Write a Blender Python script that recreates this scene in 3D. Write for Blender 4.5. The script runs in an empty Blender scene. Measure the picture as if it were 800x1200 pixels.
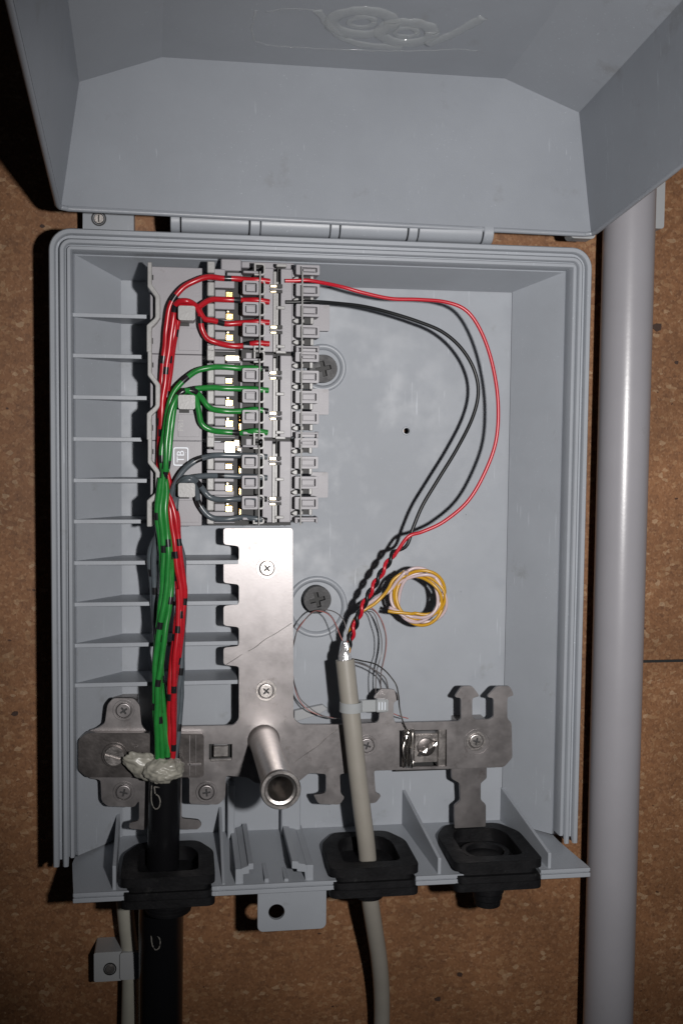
import bpy, bmesh, math, random
from mathutils import Vector, Matrix
from mathutils.geometry import tessellate_polygon
from mathutils import noise as mn
random.seed(7)
S = 0.001                      # the scene is laid out in millimetres
SC = bpy.context.scene
COL = SC.collection

# ------------------------------------------------------------------ camera
F = 1250.0                     # focal length for a picture 1200 high
DW = 522.0                     # lens to chipboard, mm
yv = Vector((216-400, -(517-600), -F)).normalized()
xv = Vector((8880-400, -(606-600), -F)); xv = (xv - yv*xv.dot(yv)).normalized()
zv = xv.cross(yv).normalized()
M = Matrix((xv, yv, zv))       # cam -> world
camd = bpy.data.cameras.new('camera'); cam = bpy.data.objects.new('camera', camd); COL.objects.link(cam)
camd.sensor_fit = 'VERTICAL'; camd.sensor_height = 36; camd.lens = 36*F/1200
camd.clip_start = 0.01; camd.clip_end = 20
cam.matrix_world = Matrix.Translation(Vector((0, -DW*S, 0))) @ M.to_4x4()
SC.camera = cam
CAMRIGHT = M @ Vector((1,0,0)); CAMUP = M @ Vector((0,1,0))

# ------------------------------------------------------------------ light
w = bpy.data.worlds.new('World'); SC.world = w; w.use_nodes = True
w.node_tree.nodes['Background'].inputs[0].default_value = (0.75, 0.82, 1, 1)
w.node_tree.nodes['Background'].inputs[1].default_value = 0.008
ld = bpy.data.lights.new('camera_flash', 'SPOT'); flash = bpy.data.objects.new('camera_flash', ld); COL.objects.link(flash)
ld.energy = 10.8; ld.shadow_soft_size = 0.008; ld.color = (1.0, 0.97, 0.95)
ld.spot_size = math.radians(80); ld.spot_blend = 1.0
fl = Vector((0, -DW, 0)) + CAMRIGHT*92 + CAMUP*2
flash.location = fl*S
tgt = Vector((150, 0, -2))
flash.rotation_euler = (tgt-fl).to_track_quat('-Z', 'Y').to_euler()
SC.view_settings.view_transform = 'Standard'; SC.view_settings.look = 'None'
SC.view_settings.exposure = 0.0; SC.view_settings.gamma = 1.0

# ------------------------------------------------------------------ measuring
def ray(px, py): return M @ Vector((px-400, 600-py, -F))
def P(px, py, h):
    d = ray(px, py); t = (DW-h)/d.y
    return Vector((0, -DW, 0)) + d*t
def X(px, py, h): return P(px, py, h).x
def Z(px, py, h): return P(px, py, h).z
def Q(pts, h): return [(P(a,b,h).x, P(a,b,h).z) for a,b in pts]

# ------------------------------------------------------------------ materials
MATS = {}
def mat(name, col, rough=0.5, metal=0.0, spec=0.5, bump=0.0, bscale=400, var=0.0, vscale=60, coat=0, trans=0, alpha=1, wear=None, band=None, dust=False):
    m = bpy.data.materials.new(name); m.use_nodes = True
    nt = m.node_tree; N = nt.nodes; L = nt.links; b = N['Principled BSDF']
    b.inputs['Base Color'].default_value = (*col, 1); b.inputs['Roughness'].default_value = rough
    b.inputs['Metallic'].default_value = metal; b.inputs['Specular IOR Level'].default_value = spec
    b.inputs['Coat Weight'].default_value = coat
    b.inputs['Transmission Weight'].default_value = trans; b.inputs['Alpha'].default_value = alpha
    tc = N.new('ShaderNodeTexCoord'); out = tc.outputs['Object']
    src = None
    def rgb(c): 
        r = N.new('ShaderNodeRGB'); r.outputs[0].default_value = (*c, 1); return r.outputs[0]
    def mix(a, bb, f, kind='MIX'):
        x = N.new('ShaderNodeMix'); x.data_type = 'RGBA'; x.blend_type = kind
        if isinstance(f, float): x.inputs[0].default_value = f
        else: L.new(f, x.inputs[0])
        L.new(a, x.inputs[6]); L.new(bb, x.inputs[7]); return x.outputs[2]
    def noise(sc, det=4, ro=0.6):
        n = N.new('ShaderNodeTexNoise'); n.inputs['Scale'].default_value = sc; n.inputs['Detail'].default_value = det
        n.inputs['Roughness'].default_value = ro; L.new(out, n.inputs['Vector']); return n.outputs['Fac']
    def ramp(f, a, bb):
        r = N.new('ShaderNodeMapRange'); r.inputs[1].default_value = a; r.inputs[2].default_value = bb; L.new(f, r.inputs[0]); return r.outputs[0]
    cur = rgb(col)
    if var:
        n = ramp(noise(vscale, 5, .65), .3, .7)
        cur = mix(rgb(tuple(c*(1-var) for c in col)), rgb(tuple(min(1, c*(1+var)) for c in col)), n)
        rr = N.new('ShaderNodeMapRange'); rr.inputs[3].default_value = rough*(1-var*.8); rr.inputs[4].default_value = min(1, rough*(1+var*.8))
        L.new(n, rr.inputs[0]); L.new(rr.outputs[0], b.inputs['Roughness'])
    if wear:                                # sparse darker or paler specks and smudges
        wc, lo, hi, sc = wear
        f = ramp(noise(sc, 6, .7), lo, hi)
        cur = mix(cur, rgb(wc), f)
    if dust:                                # fine pale dust and short scuffs
        f = ramp(noise(1500, 2, .5), .70, .76)
        f2 = ramp(noise(30, 3, .6), .45, .65)
        mm = N.new('ShaderNodeMath'); mm.operation = 'MULTIPLY'; L.new(f, mm.inputs[0]); L.new(f2, mm.inputs[1])
        cur = mix(cur, rgb(tuple(min(1, c*1.7+.05) for c in col)), mm.outputs[0])
        mp = N.new('ShaderNodeMapping'); mp.inputs['Rotation'].default_value = (0, .6, 0); mp.inputs['Scale'].default_value = (1, 1, .06); L.new(out, mp.inputs[0])
        n = N.new('ShaderNodeTexNoise'); n.inputs['Scale'].default_value = 900; n.inputs['Detail'].default_value = 2; L.new(mp.outputs[0], n.inputs['Vector'])
        g = ramp(n.outputs['Fac'], .68, .73); g2 = ramp(noise(24, 2, .5), .50, .60)
        m2_ = N.new('ShaderNodeMath'); m2_.operation = 'MULTIPLY'; L.new(g, m2_.inputs[0]); L.new(g2, m2_.inputs[1])
        cur = mix(cur, rgb(tuple(min(1, c*1.3+.02) for c in col)), m2_.outputs[0])
    if band:                                # printed rings along a conductor, uv.y runs in mm
        bc, per, frac = band
        uv = N.new('ShaderNodeUVMap'); sp = N.new('ShaderNodeSeparateXYZ'); L.new(uv.outputs[0], sp.inputs[0])
        a = N.new('ShaderNodeMath'); a.operation = 'DIVIDE'; a.inputs[1].default_value = per; L.new(sp.outputs[1], a.inputs[0])
        fr = N.new('ShaderNodeMath'); fr.operation = 'FRACT'; L.new(a.outputs[0], fr.inputs[0])
        lt = N.new('ShaderNodeMath'); lt.operation = 'LESS_THAN'; lt.inputs[1].default_value = frac; L.new(fr.outputs[0], lt.inputs[0])
        cur = mix(cur, rgb(bc), lt.outputs[0])
    L.new(cur, b.inputs['Base Color'])
    if bump:
        bp = N.new('ShaderNodeBump'); bp.inputs['Strength'].default_value = bump; bp.inputs['Distance'].default_value = 0.0003
        L.new(noise(bscale, 3), bp.inputs['Height']); L.new(bp.outputs[0], b.inputs['Normal'])
    MATS[name] = m; return m

PL = (0.300, 0.321, 0.352)
mat('box_plastic', PL, .40, dust=True, bump=.12, bscale=1800, var=.05, vscale=25, wear=((.21,.22,.22), .62, .80, 45))
mat('lid_plastic', (0.262,0.281,0.311), .36, dust=True, bump=.25, bscale=2200, var=.06, vscale=18, wear=((.16,.155,.145), .60, .85, 22))
mat('terminal_plastic', (0.238,0.230,0.248), .45, bump=.1, bscale=1500, var=.07, vscale=90, wear=((.16,.15,.145), .64, .8, 150))
mat('terminal_light', (0.275,0.272,0.268), .4, bump=.2, bscale=900, var=.10, vscale=300, wear=((.2,.19,.17), .62, .75, 400))
mat('dark_gap', (0.010,0.010,0.010), .6)  # near-black: shade of gaps and recesses put into colour; also dark parts
mat('steel', (0.285,0.268,0.268), .41, metal=.92, bump=.05, bscale=1200, var=.12, vscale=110, wear=((.17,.15,.145), .60, .78, 120))
mat('steel_bright', (0.55,0.52,0.50), .34, metal=1, bump=.2, bscale=1200, var=.2, vscale=150)
mat('steel_dark', (0.30,0.28,0.27), .38, metal=.85, bump=.3, bscale=900, var=.25, vscale=200)
mat('brass', (0.95,0.66,0.26), .26, metal=1, bump=.2, bscale=900)
mat('pale_contact', (0.95,0.83,0.60), .3, metal=.9, bump=.2, bscale=900)
mat('rubber', (0.007,0.007,0.008), .55, spec=.2, bump=.5, bscale=700, var=.25, vscale=120, wear=((.03,.03,.03), .62,.8,200))
mat('black_sheath', (0.006,0.006,0.007), .25, spec=.35, bump=.1, bscale=300)
mat('print_white', (0.20,0.19,0.17), .6, wear=((.03,.03,.03), .5,.62,500))
mat('dark_screw', (0.035,0.035,0.037), .55, metal=.2, bump=.3, bscale=900, var=.2, vscale=300)
mat('conduit_pvc', (0.300,0.295,0.318), .30, bump=.08, bscale=500, var=.04, vscale=20, wear=((.23,.22,.225), .62,.85,30))
mat('grey_sheath', (0.28,0.262,0.23), .42, bump=.1, bscale=500, var=.06, vscale=50)
mat('cord_sheath', (0.36,0.35,0.30), .5, var=.08, vscale=50)
mat('clip_plastic', (0.34,0.35,0.36), .4, bump=.1)
BK = (.012,.012,.014)
mat('red_wire', (0.40,0.010,0.018), .28, band=(BK, 27, .12), var=.12, vscale=200)
mat('red_wire_plain', (0.46,0.012,0.025), .3)
mat('black_wire', (0.010,0.011,0.012), .34, spec=.3)
mat('green_wire', (0.018,0.19,0.035), .28, band=(BK, 37, .09), var=.12, vscale=200)
mat('slate_wire', (0.080,0.095,0.108), .3, band=(BK, 33, .10), var=.15, vscale=200)
mat('yellow_wire', (0.50,0.27,0.015), .32)
mat('pink_wire', (0.52,0.41,0.42), .32)
mat('thin_red', (0.30,0.10,0.09), .35)
mat('thin_dark', (0.12,0.11,0.11), .3)
mat('bare_wire', (0.65,0.62,0.58), .25, metal=1)
mat('tape', (0.30,0.29,0.25), .32, bump=.5, bscale=260, var=.30, vscale=120, wear=((.12,.11,.09), .58,.75,150))
mat('glue', (0.50,0.53,0.54), .06, alpha=.36, bump=.8, bscale=160, spec=.8)
mat('tie_nylon', (0.42,0.44,0.45), .25, alpha=.75, bump=.1)
mat('steel_strap', (0.17,0.155,0.15), .36, metal=.9, bump=.15, bscale=1000, var=.2, vscale=80)
mat('bark', (0.045,0.022,0.014), .7, bump=.5, bscale=900)
mat('foil', (0.8,0.8,0.82), .2, metal=.7, bump=1, bscale=900)
mat('label_paint', (0.62,0.66,0.72), .35)

def chipboard():
    m = bpy.data.materials.new('chipboard'); m.use_nodes = True
    nt = m.node_tree; N = nt.nodes; L = nt.links; b = N['Principled BSDF']
    tc = N.new('ShaderNodeTexCoord')
    def vor(sc, sx=1, sz=1):
        mp = N.new('ShaderNodeMapping'); mp.inputs['Scale'].default_value = (sx, 1, sz); L.new(tc.outputs['Object'], mp.inputs[0])
        wn = N.new('ShaderNodeTexNoise'); wn.inputs['Scale'].default_value = sc*.7; wn.inputs['Detail'].default_value = 3; L.new(mp.outputs[0], wn.inputs['Vector'])
        wm = N.new('ShaderNodeVectorMath'); wm.operation = 'MULTIPLY_ADD'; wm.inputs[1].default_value = (.8/sc,)*3
        L.new(wn.outputs['Color'], wm.inputs[0]); L.new(mp.outputs[0], wm.inputs[2])
        v = N.new('ShaderNodeTexVoronoi'); v.inputs['Scale'].default_value = sc; L.new(wm.outputs[0], v.inputs['Vector']); return v
    def cr(stops, src):
        r = N.new('ShaderNodeValToRGB'); e = r.color_ramp.elements
        e[0].position, e[0].color = stops[0][0], (*stops[0][1], 1); e[1].position, e[1].color = stops[-1][0], (*stops[-1][1], 1)
        for p, c in stops[1:-1]:
            x = e.new(p); x.color = (*c, 1)
        L.new(src, r.inputs[0]); return r.outputs[0]
    def mx(a, c, f, kind='MIX'):
        x = N.new('ShaderNodeMix'); x.data_type = 'RGBA'; x.blend_type = kind
        if isinstance(f, float): x.inputs[0].default_value = f
        else: L.new(f, x.inputs[0])
        L.new(a, x.inputs[6]); L.new(c, x.inputs[7]); return x.outputs[2]
    def sepx(c):
        s = N.new('ShaderNodeSeparateColor'); L.new(c, s.inputs[0]); return s.outputs[0]
    v1 = vor(400, 1, 1.4); v2 = vor(950, 1.3, 1); v3 = vor(260, 1, 1.6)
    flake = cr([(0,(.215,.100,.050)),(.35,(.30,.140,.064)),(.80,(.345,.166,.078)),(.95,(.46,.28,.15)),(1,(.62,.45,.29))], sepx(v1.outputs['Color']))
    fine = cr([(0,(.17,.085,.042)),(.25,(.27,.135,.062)),(.8,(.33,.168,.08)),(1,(.46,.28,.16))], sepx(v2.outputs['Color']))
    c = mx(flake, fine, .5)
    n = N.new('ShaderNodeTexNoise'); n.inputs['Scale'].default_value = 22; n.inputs['Detail'].default_value = 6; L.new(tc.outputs['Object'], n.inputs['Vector'])
    big = cr([(.3,(.56,.54,.52)),(.7,(.86,.84,.83))], n.outputs['Fac'])
    c = mx(c, big, 1.0, 'MULTIPLY')
    sm = N.new('ShaderNodeMix'); sm.data_type = 'RGBA'
    # rare dark bark specks
    sp = N.new('ShaderNodeMath'); sp.operation = 'GREATER_THAN'; sp.inputs[1].default_value = .985; L.new(sepx(v3.outputs['Color']), sp.inputs[0])
    d = N.new('ShaderNodeMath'); d.operation = 'LESS_THAN'; d.inputs[1].default_value = .22; L.new(v3.outputs['Distance'], d.inputs[0])
    mm = N.new('ShaderNodeMath'); mm.operation = 'MULTIPLY'; L.new(sp.outputs[0], mm.inputs[0]); L.new(d.outputs[0], mm.inputs[1])
    r = N.new('ShaderNodeRGB'); r.outputs[0].default_value = (.07,.032,.018,1)
    c = mx(c, r.outputs[0], mm.outputs[0])
    L.new(c, b.inputs['Base Color']); b.inputs['Roughness'].default_value = .55; b.inputs['Specular IOR Level'].default_value = .35
    bp = N.new('ShaderNodeBump'); bp.inputs['Strength'].default_value = .35; bp.inputs['Distance'].default_value = .0004
    L.new(sepx(v2.outputs['Color']), bp.inputs['Height']); L.new(bp.outputs[0], b.inputs['Normal'])
    MATS['chipboard'] = m
chipboard()
def wavy(name, src, rough):
    m = MATS[src].copy(); m.name = name; nt = m.node_tree; N = nt.nodes; L = nt.links; b = N['Principled BSDF']
    tc = N.new('ShaderNodeTexCoord')
    def nz(sc, det, ro):
        n = N.new('ShaderNodeTexNoise'); n.inputs['Scale'].default_value = sc; n.inputs['Detail'].default_value = det; n.inputs['Roughness'].default_value = ro
        L.new(tc.outputs['Object'], n.inputs['Vector']); return n.outputs['Fac']
    bp = N.new('ShaderNodeBump'); bp.inputs['Strength'].default_value = .8; bp.inputs['Distance'].default_value = .0009
    L.new(nz(30, 1.0, .4), bp.inputs['Height']); L.new(bp.outputs[0], b.inputs['Normal'])
    for l in list(b.inputs['Roughness'].links): L.remove(l)
    r = N.new('ShaderNodeMapRange'); r.inputs[1].default_value = .44; r.inputs[2].default_value = .72; r.inputs[3].default_value = .62; r.inputs[4].default_value = rough
    L.new(nz(48, 4, .55), r.inputs[0]); L.new(r.outputs[0], b.inputs['Roughness']); b.inputs['Specular IOR Level'].default_value = .42; MATS[name] = m
wavy('back_plastic', 'box_plastic', .27)

# ------------------------------------------------------------------ building helpers (world mm: X right, Y = -height off the wall, Z up)
ORG = {}
def thing(name, label, cat, loc, group=None):
    o = bpy.data.objects.new(name, None); COL.objects.link(o); o.empty_display_size = .01
    o.location = Vector(loc)*S; ORG[o.name] = Vector(loc); o['label'] = label; o['category'] = cat
    if group: o['group'] = group
    return o
def tag(o, label, cat, group=None):
    o['label'] = label; o['category'] = cat
    if group: o['group'] = group
    return o
def obj(name, bm, m, parent=None, bevel=0, smooth=False, seg=1, origin=None, kind=None):
    org = ORG[parent.name] if parent else (Vector(origin) if origin is not None else None)
    if org is None:
        n = max(1, len(bm.verts)); org = sum((v.co for v in bm.verts), Vector())/n
        org.y = max(v.co.y for v in bm.verts)
    if bevel:
        bmesh.ops.remove_doubles(bm, verts=bm.verts, dist=1e-4)
        bmesh.ops.recalc_face_normals(bm, faces=bm.faces)
        es = [e for e in bm.edges if len(e.link_faces) == 2 and e.calc_face_angle(0) > .6]
        try: bmesh.ops.bevel(bm, geom=es, offset=bevel, segments=seg, affect='EDGES', clamp_overlap=True)
        except Exception: pass
    bmesh.ops.recalc_face_normals(bm, faces=bm.faces)
    for v in bm.verts: v.co = (v.co-org)*S
    me = bpy.data.meshes.new(name); bm.to_mesh(me); bm.free()
    ms = m if isinstance(m, (list, tuple)) else [m]
    for k in ms: me.materials.append(MATS[k])
    if smooth:
        for p in me.polygons: p.use_smooth = True
        if smooth != 'all':
            try: me.set_sharp_from_angle(angle=math.radians(38))
            except Exception: pass
    o = bpy.data.objects.new(name, me); COL.objects.link(o)
    if parent: o.parent = parent
    else: o.location = org*S
    ORG[o.name] = org
    if kind: o['kind'] = kind
    return o
def B(): return bmesh.new()
def box(bm, x0, x1, z0, z1, h0, h1, mi=0):
    v = [bm.verts.new((x, -h, z)) for x in (x0, x1) for z in (z0, z1) for h in (h0, h1)]
    for f in ((0,1,3,2),(4,6,7,5),(0,4,5,1),(2,3,7,6),(0,2,6,4),(1,5,7,3)):
        bm.faces.new([v[i] for i in f]).material_index = mi
    return v
def pbox(bm, a, b, h0, h1, mi=0):
    """box whose front face shows between two picture corners at height h1"""
    p = P(a[0], a[1], h1); q = P(b[0], b[1], h1)
    return box(bm, min(p.x,q.x), max(p.x,q.x), min(p.z,q.z), max(p.z,q.z), h0, h1, mi)
def prism(bm, loops, f0, f1):
    """loops: outer + holes as 2D lists; f0/f1 map a 2D point to 3D on each end"""
    if isinstance(loops[0][0], (int, float)): loops = [loops]
    flat = [p for l in loops for p in l]
    tris = tessellate_polygon([[Vector((p[0], p[1], 0)) for p in l] for l in loops])
    a = [bm.verts.new(f0(p)) for p in flat]; b = [bm.verts.new(f1(p)) for p in flat]
    for t in tris:
        for s, rev in ((a, 0), (b, 1)):
            try: bm.faces.new([s[i] for i in (t if not rev else t[::-1])])
            except ValueError: pass
    k = 0
    for l in loops:
        n = len(l)
        for i in range(n):
            j = (i+1) % n
            bm.faces.new((a[k+i], a[k+j], b[k+j], b[k+i]))
        k += n
def slab(bm, loops, h0, h1): prism(bm, loops, lambda p: (p[0], -h0, p[1]), lambda p: (p[0], -h1, p[1]))
def vslab(bm, loops, z0, z1): prism(bm, loops, lambda p: (p[0], -p[1], z0), lambda p: (p[0], -p[1], z1))
def xslab(bm, loops, x0, x1): prism(bm, loops, lambda p: (x0, -p[0], p[1]), lambda p: (x1, -p[0], p[1]))
def circ(cx, cz, r, n=28, a0=0): return [(cx+r*math.cos(a0+2*math.pi*i/n), cz+r*math.sin(a0+2*math.pi*i/n)) for i in range(n)]
def rrect(x0, x1, z0, z1, r, n=5, corners=(1,1,1,1)):
    out = []
    for (cx, cz, a, on) in ((x1-r, z1-r, 0, corners[0]), (x0+r, z1-r, 90, corners[1]), (x0+r, z0+r, 180, corners[2]), (x1-r, z0+r, 270, corners[3])):
        if on:
            for i in range(n+1):
                t = math.radians(a+90*i/n); out.append((cx+r*math.cos(t), cz+r*math.sin(t)))
        else:
            t = math.radians(a+45); out.append((cx+math.copysign(r, math.cos(t)), cz+math.copysign(r, math.sin(t))))
    return out
def rounded(pts, r, n=3):
    """round the corners of a 2D polygon"""
    out = []; N_ = len(pts)
    for i in range(N_):
        p = Vector(pts[i]); a = Vector(pts[i-1])-p; b = Vector(pts[(i+1) % N_])-p
        k = min(r, a.length*.45, b.length*.45)
        s = p+a.normalized()*k; e = p+b.normalized()*k
        for j in range(n+1):
            t = j/n; q = s*(1-t)**2+p*2*t*(1-t)+e*t*t; out.append((q.x, q.y))
    return out
def lathe(bm, c, prof, axis='h', n=32, mi=0, caps=True):
    """prof: (r, d) pairs; d runs along the axis from c"""
    rings = []
    for r, d in prof:
        ring = []
        for i in range(n):
            a = 2*math.pi*i/n; u, v = r*math.cos(a), r*math.sin(a)
            if axis == 'h': p = (c[0]+u, c[1]-d, c[2]+v)
            elif axis == 'z': p = (c[0]+u, c[1]+v, c[2]+d)
            else: p = (c[0]+d, c[1]+u, c[2]+v)
            ring.append(bm.verts.new(p))
        rings.append(ring)
    for a, b in zip(rings, rings[1:]):
        for i in range(n):
            bm.faces.new((a[i], a[(i+1)%n], b[(i+1)%n], b[i])).material_index = mi
    for ring in ((rings[0], rings[-1]) if caps else ()):
        try: bm.faces.new(ring).material_index = mi
        except ValueError: pass
def smoothpath(pts, step=1.2):
    pts = [Vector(p) for p in pts]
    if len(pts) == 2: return [pts[0].lerp(pts[1], i/8) for i in range(9)]
    out = []; e = [pts[0]*2-pts[1]]+pts+[pts[-1]*2-pts[-2]]
    for i in range(1, len(e)-2):
        p0, p1, p2, p3 = e[i-1:i+3]
        n = max(2, int((p2-p1).length/step))
        for j in range(n):
            t = j/n
            out.append(.5*((2*p1)+(p2-p0)*t+(2*p0-5*p1+4*p2-p3)*t*t+(3*p1-p0-3*p2+p3)*t**3))
    out.append(pts[-1]); return out
def tube(bm, pts, r, n=10, step=1.2, v0=0.0, raw=False):
    path = pts if raw else smoothpath(pts, step)
    uvl = bm.loops.layers.uv.verify()
    up = Vector((0.3, -1, 0.2)).normalized(); rings = []; L_ = [v0]
    for i, p in enumerate(path):
        t = (path[min(i+1, len(path)-1)]-path[max(i-1, 0)]).normalized()
        up = (up-t*up.dot(t)).normalized(); s = t.cross(up)
        rr = r(i/(len(path)-1)) if callable(r) else r
        if i: L_.append(L_[-1]+(p-path[i-1]).length)
        rings.append([bm.verts.new(p+(up*math.cos(2*math.pi*k/n)+s*math.sin(2*math.pi*k/n))*rr) for k in range(n)])
    for i in range(len(rings)-1):
        for k in range(n):
            f = bm.faces.new((rings[i][k], rings[i][(k+1)%n], rings[i+1][(k+1)%n], rings[i+1][k]))
            for l, uv in zip(f.loops, ((k/n, L_[i]), ((k+1)/n, L_[i]), ((k+1)/n, L_[i+1]), (k/n, L_[i+1]))): l[uvl].uv = uv
    for rg in (rings[0], rings[-1]):
        f = bm.faces.new(rg)
        for l in f.loops: l[uvl].uv = (0, L_[0] if rg is rings[0] else L_[-1])
    return path
def wire(name, pts, r, m, parent=None, n=10, v0=None, raw=False, origin=None):
    if not raw:
        q_ = random.uniform(0, 50); ph = smoothpath(pts, 1.2); n_ = len(ph)
        pts = [p+mn.noise_vector(p*.11+Vector((q_,0,0)))*(.45 if r > .5 else .9)*min(1, i/6, (n_-1-i)/6) for i, p in enumerate(ph)]; raw = True
    bm = B(); tube(bm, pts, r, n=n, v0=random.uniform(0, 40) if v0 is None else v0, raw=raw)
    return obj(name, bm, m, parent, smooth=True, origin=origin)
def cross(r, wd):
    return [(wd,wd),(wd,r),(-wd,r),(-wd,wd),(-r,wd),(-r,-wd),(-wd,-wd),(-wd,-r),(wd,-r),(wd,-wd),(r,-wd),(r,wd)]
def dup(o, loc, label=None):
    c = o.copy(); COL.objects.link(c); c.location = Vector(loc)*S
    if label: c['label'] = label
    for ch in list(o.children):
        d = ch.copy(); COL.objects.link(d); d.parent = c
        for g in list(ch.children):
            e = g.copy(); COL.objects.link(e); e.parent = d
    return c

# ================================================================== WALL
bm = B(); box(bm, -900, 900, -900, 900, -16, 0)
wall = obj('wall', bm, 'chipboard', origin=(0,0,0)); wall['kind'] = 'structure'; 
p, q = P(753, 775, .1), P(830, 777, .1)
bm = B(); box(bm, p.x, q.x+60, p.z-.7, p.z+.7, .06, .5)
obj('pencil_line', bm, 'dark_gap', wall)  # short pencil line on the board, a thin dark strip
# bark chips and screw holes lying in the board surface
for (a, b, r) in ((538,1142,2.2),(513,1171,2.0),(18,836,2.2),(50,265,1.3),(770,383,3.2),(792,425,1.6)):
    c = P(a, b, .2); bm = B()
    pts = [(c.x+r*random.uniform(.6,1.1)*math.cos(t*.9), c.z+r*random.uniform(.45,.8)*math.sin(t*.9)) for t in range(7)]
    slab(bm, pts, .03, .35); obj('wood_chip', bm, 'bark', wall)

# ================================================================== ENCLOSURE
H1 = 42.0; HB = 12.0; HL = 65.0
xl = (X(58,300,H1)+X(62,1010,H1))/2; xr = (X(693,340,H1)+X(676,985,H1))/2
zt = (Z(140,269,H1)+Z(600,287.5,H1))/2
zb = (Z(66,1016,H1)+Z(674,988,H1))/2            # rim ends
zf = (Z(400,962,HB)+Z(610,966,HB))/2            # tray floor at the back
zl = (Z(86,1046,HL)+Z(690,1017,HL))/2           # tray lip top
print('box', xl, xr, zt, zb, 'tray', zf, zl, Z(86,1057,HL), Z(690,1026,HL))
ZT = zf; ZL = zl
enc = thing('junction_box', 'grey plastic wall box standing open with its hinged lid raised and terminal strips inside', 'junction box', ((xl+xr)/2, 0, zb))
ex0 = xl+9.4; ex1 = xr-9.4; ez1 = zt-9.0
# rim and outer shell swept along left, top, right
prof = [(2.0,7),(0.2,39),(0,41.6),(0.5,42.3),(2.1,42.3),(2.6,41.6),(2.7,39.6),(4.0,39.6),(4.3,41.8),(4.9,42.5),(6.2,42.5),(6.7,41.8),(6.85,40.6),(7.35,40.6),(7.5,42.0),(7.8,42.4),(9.0,42.4),(9.3,42.0),(9.5,36),(9.7,33.5),(9.7,31.5),(5.5,31.5),(4.2,7)]
def path_at(o, zlow):
    r = max(9.5-o, .25); L = []
    L.append((xl+o, zlow))
    n = 8
    for i in range(n+1):
        t = math.radians(180-90*i/n); L.append((xl+o+r+r*math.cos(t), zt-o-r+r*math.sin(t)))
    for i in range(n+1):
        t = math.radians(90-90*i/n); L.append((xr-o-r+r*math.cos(t), zt-o-r+r*math.sin(t)))
    L.append((xr-o, zlow)); return L
bm = B(); rows = []
for o, h in prof:
    zz = zb + (2.5 if 2.6 < o < 4.1 else 0) + (4.0 if o > 6.8 else 0)
    if h < 32: zz = ZT-1.5
    rows.append([bm.verts.new((x, -h, z)) for x, z in path_at(o, zz)])
for a, b in zip(rows, rows[1:]+rows[:1]):
    for i in range(len(a)-1): bm.faces.new((a[i], a[i+1], b[i+1], b[i]))
for k in (0, -1): bm.faces.new([r[k] for r in rows])
obj('rim_wall', bm, 'box_plastic', enc, smooth=True)
# sloped inner walls
bx0, bx1, bz1 = X(139,330,HB), (X(600,340,HB)+X(592,930,HB))/2, (Z(140,324,HB)+Z(600,340,HB))/2
print('back', bx0, bx1, bz1, ex0, ex1, ez1)
def quadplate(bm, pts, th=1.6):
    a = [bm.verts.new(p) for p in pts]; nrm = (Vector(pts[1])-Vector(pts[0])).cross(Vector(pts[2])-Vector(pts[0])).normalized()
    b = [bm.verts.new(Vector(p)+nrm*th) for p in pts]
    bm.faces.new(a); bm.faces.new(b[::-1])
    for i in range(len(a)): bm.faces.new((a[i], a[(i+1)%len(a)], b[(i+1)%len(a)], b[i]))
hi = 33.2; zlo = ZT
bm = B(); quadplate(bm, [(ex0-.3,-hi,ez1+.3),(ex0-.3,-hi,zlo),(bx0,-HB,zlo),(bx0,-HB,bz1)]); obj('side_wall', bm, 'box_plastic', enc)
bm = B(); quadplate(bm, [(ex1+.3,-hi,zlo),(ex1+.3,-hi,ez1+.3),(bx1,-HB,bz1),(bx1,-HB,zlo)]); obj('side_wall', bm, 'box_plastic', enc)
bm = B(); quadplate(bm, [(ex1+.3,-hi,ez1+.3),(ex0-.3,-hi,ez1+.3),(bx0,-HB,bz1),(bx1,-HB,bz1)]); obj('top_wall', bm, 'box_plastic', enc)
holes = [circ(P(476,505,HB).x, P(476,505,HB).z, 1.45, 16)]
bm = B(); slab(bm, [[(bx0-1,ZT-1),(bx1+1,ZT-1),(bx1+1,bz1+1),(bx0-1,bz1+1)]]+holes, HB-2, HB); obj('back_panel', bm, 'back_plastic', enc)
bm = B(); c = P(476,505,HB); lathe(bm, (c.x, -HB, c.z), [(2.2,-.02),(2.0,.5),(1.5,.55),(1.3,-.4),(1.25,-1.9)], n=20, caps=False); obj('moulded_boss', bm, 'box_plastic', enc, smooth=True)
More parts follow.
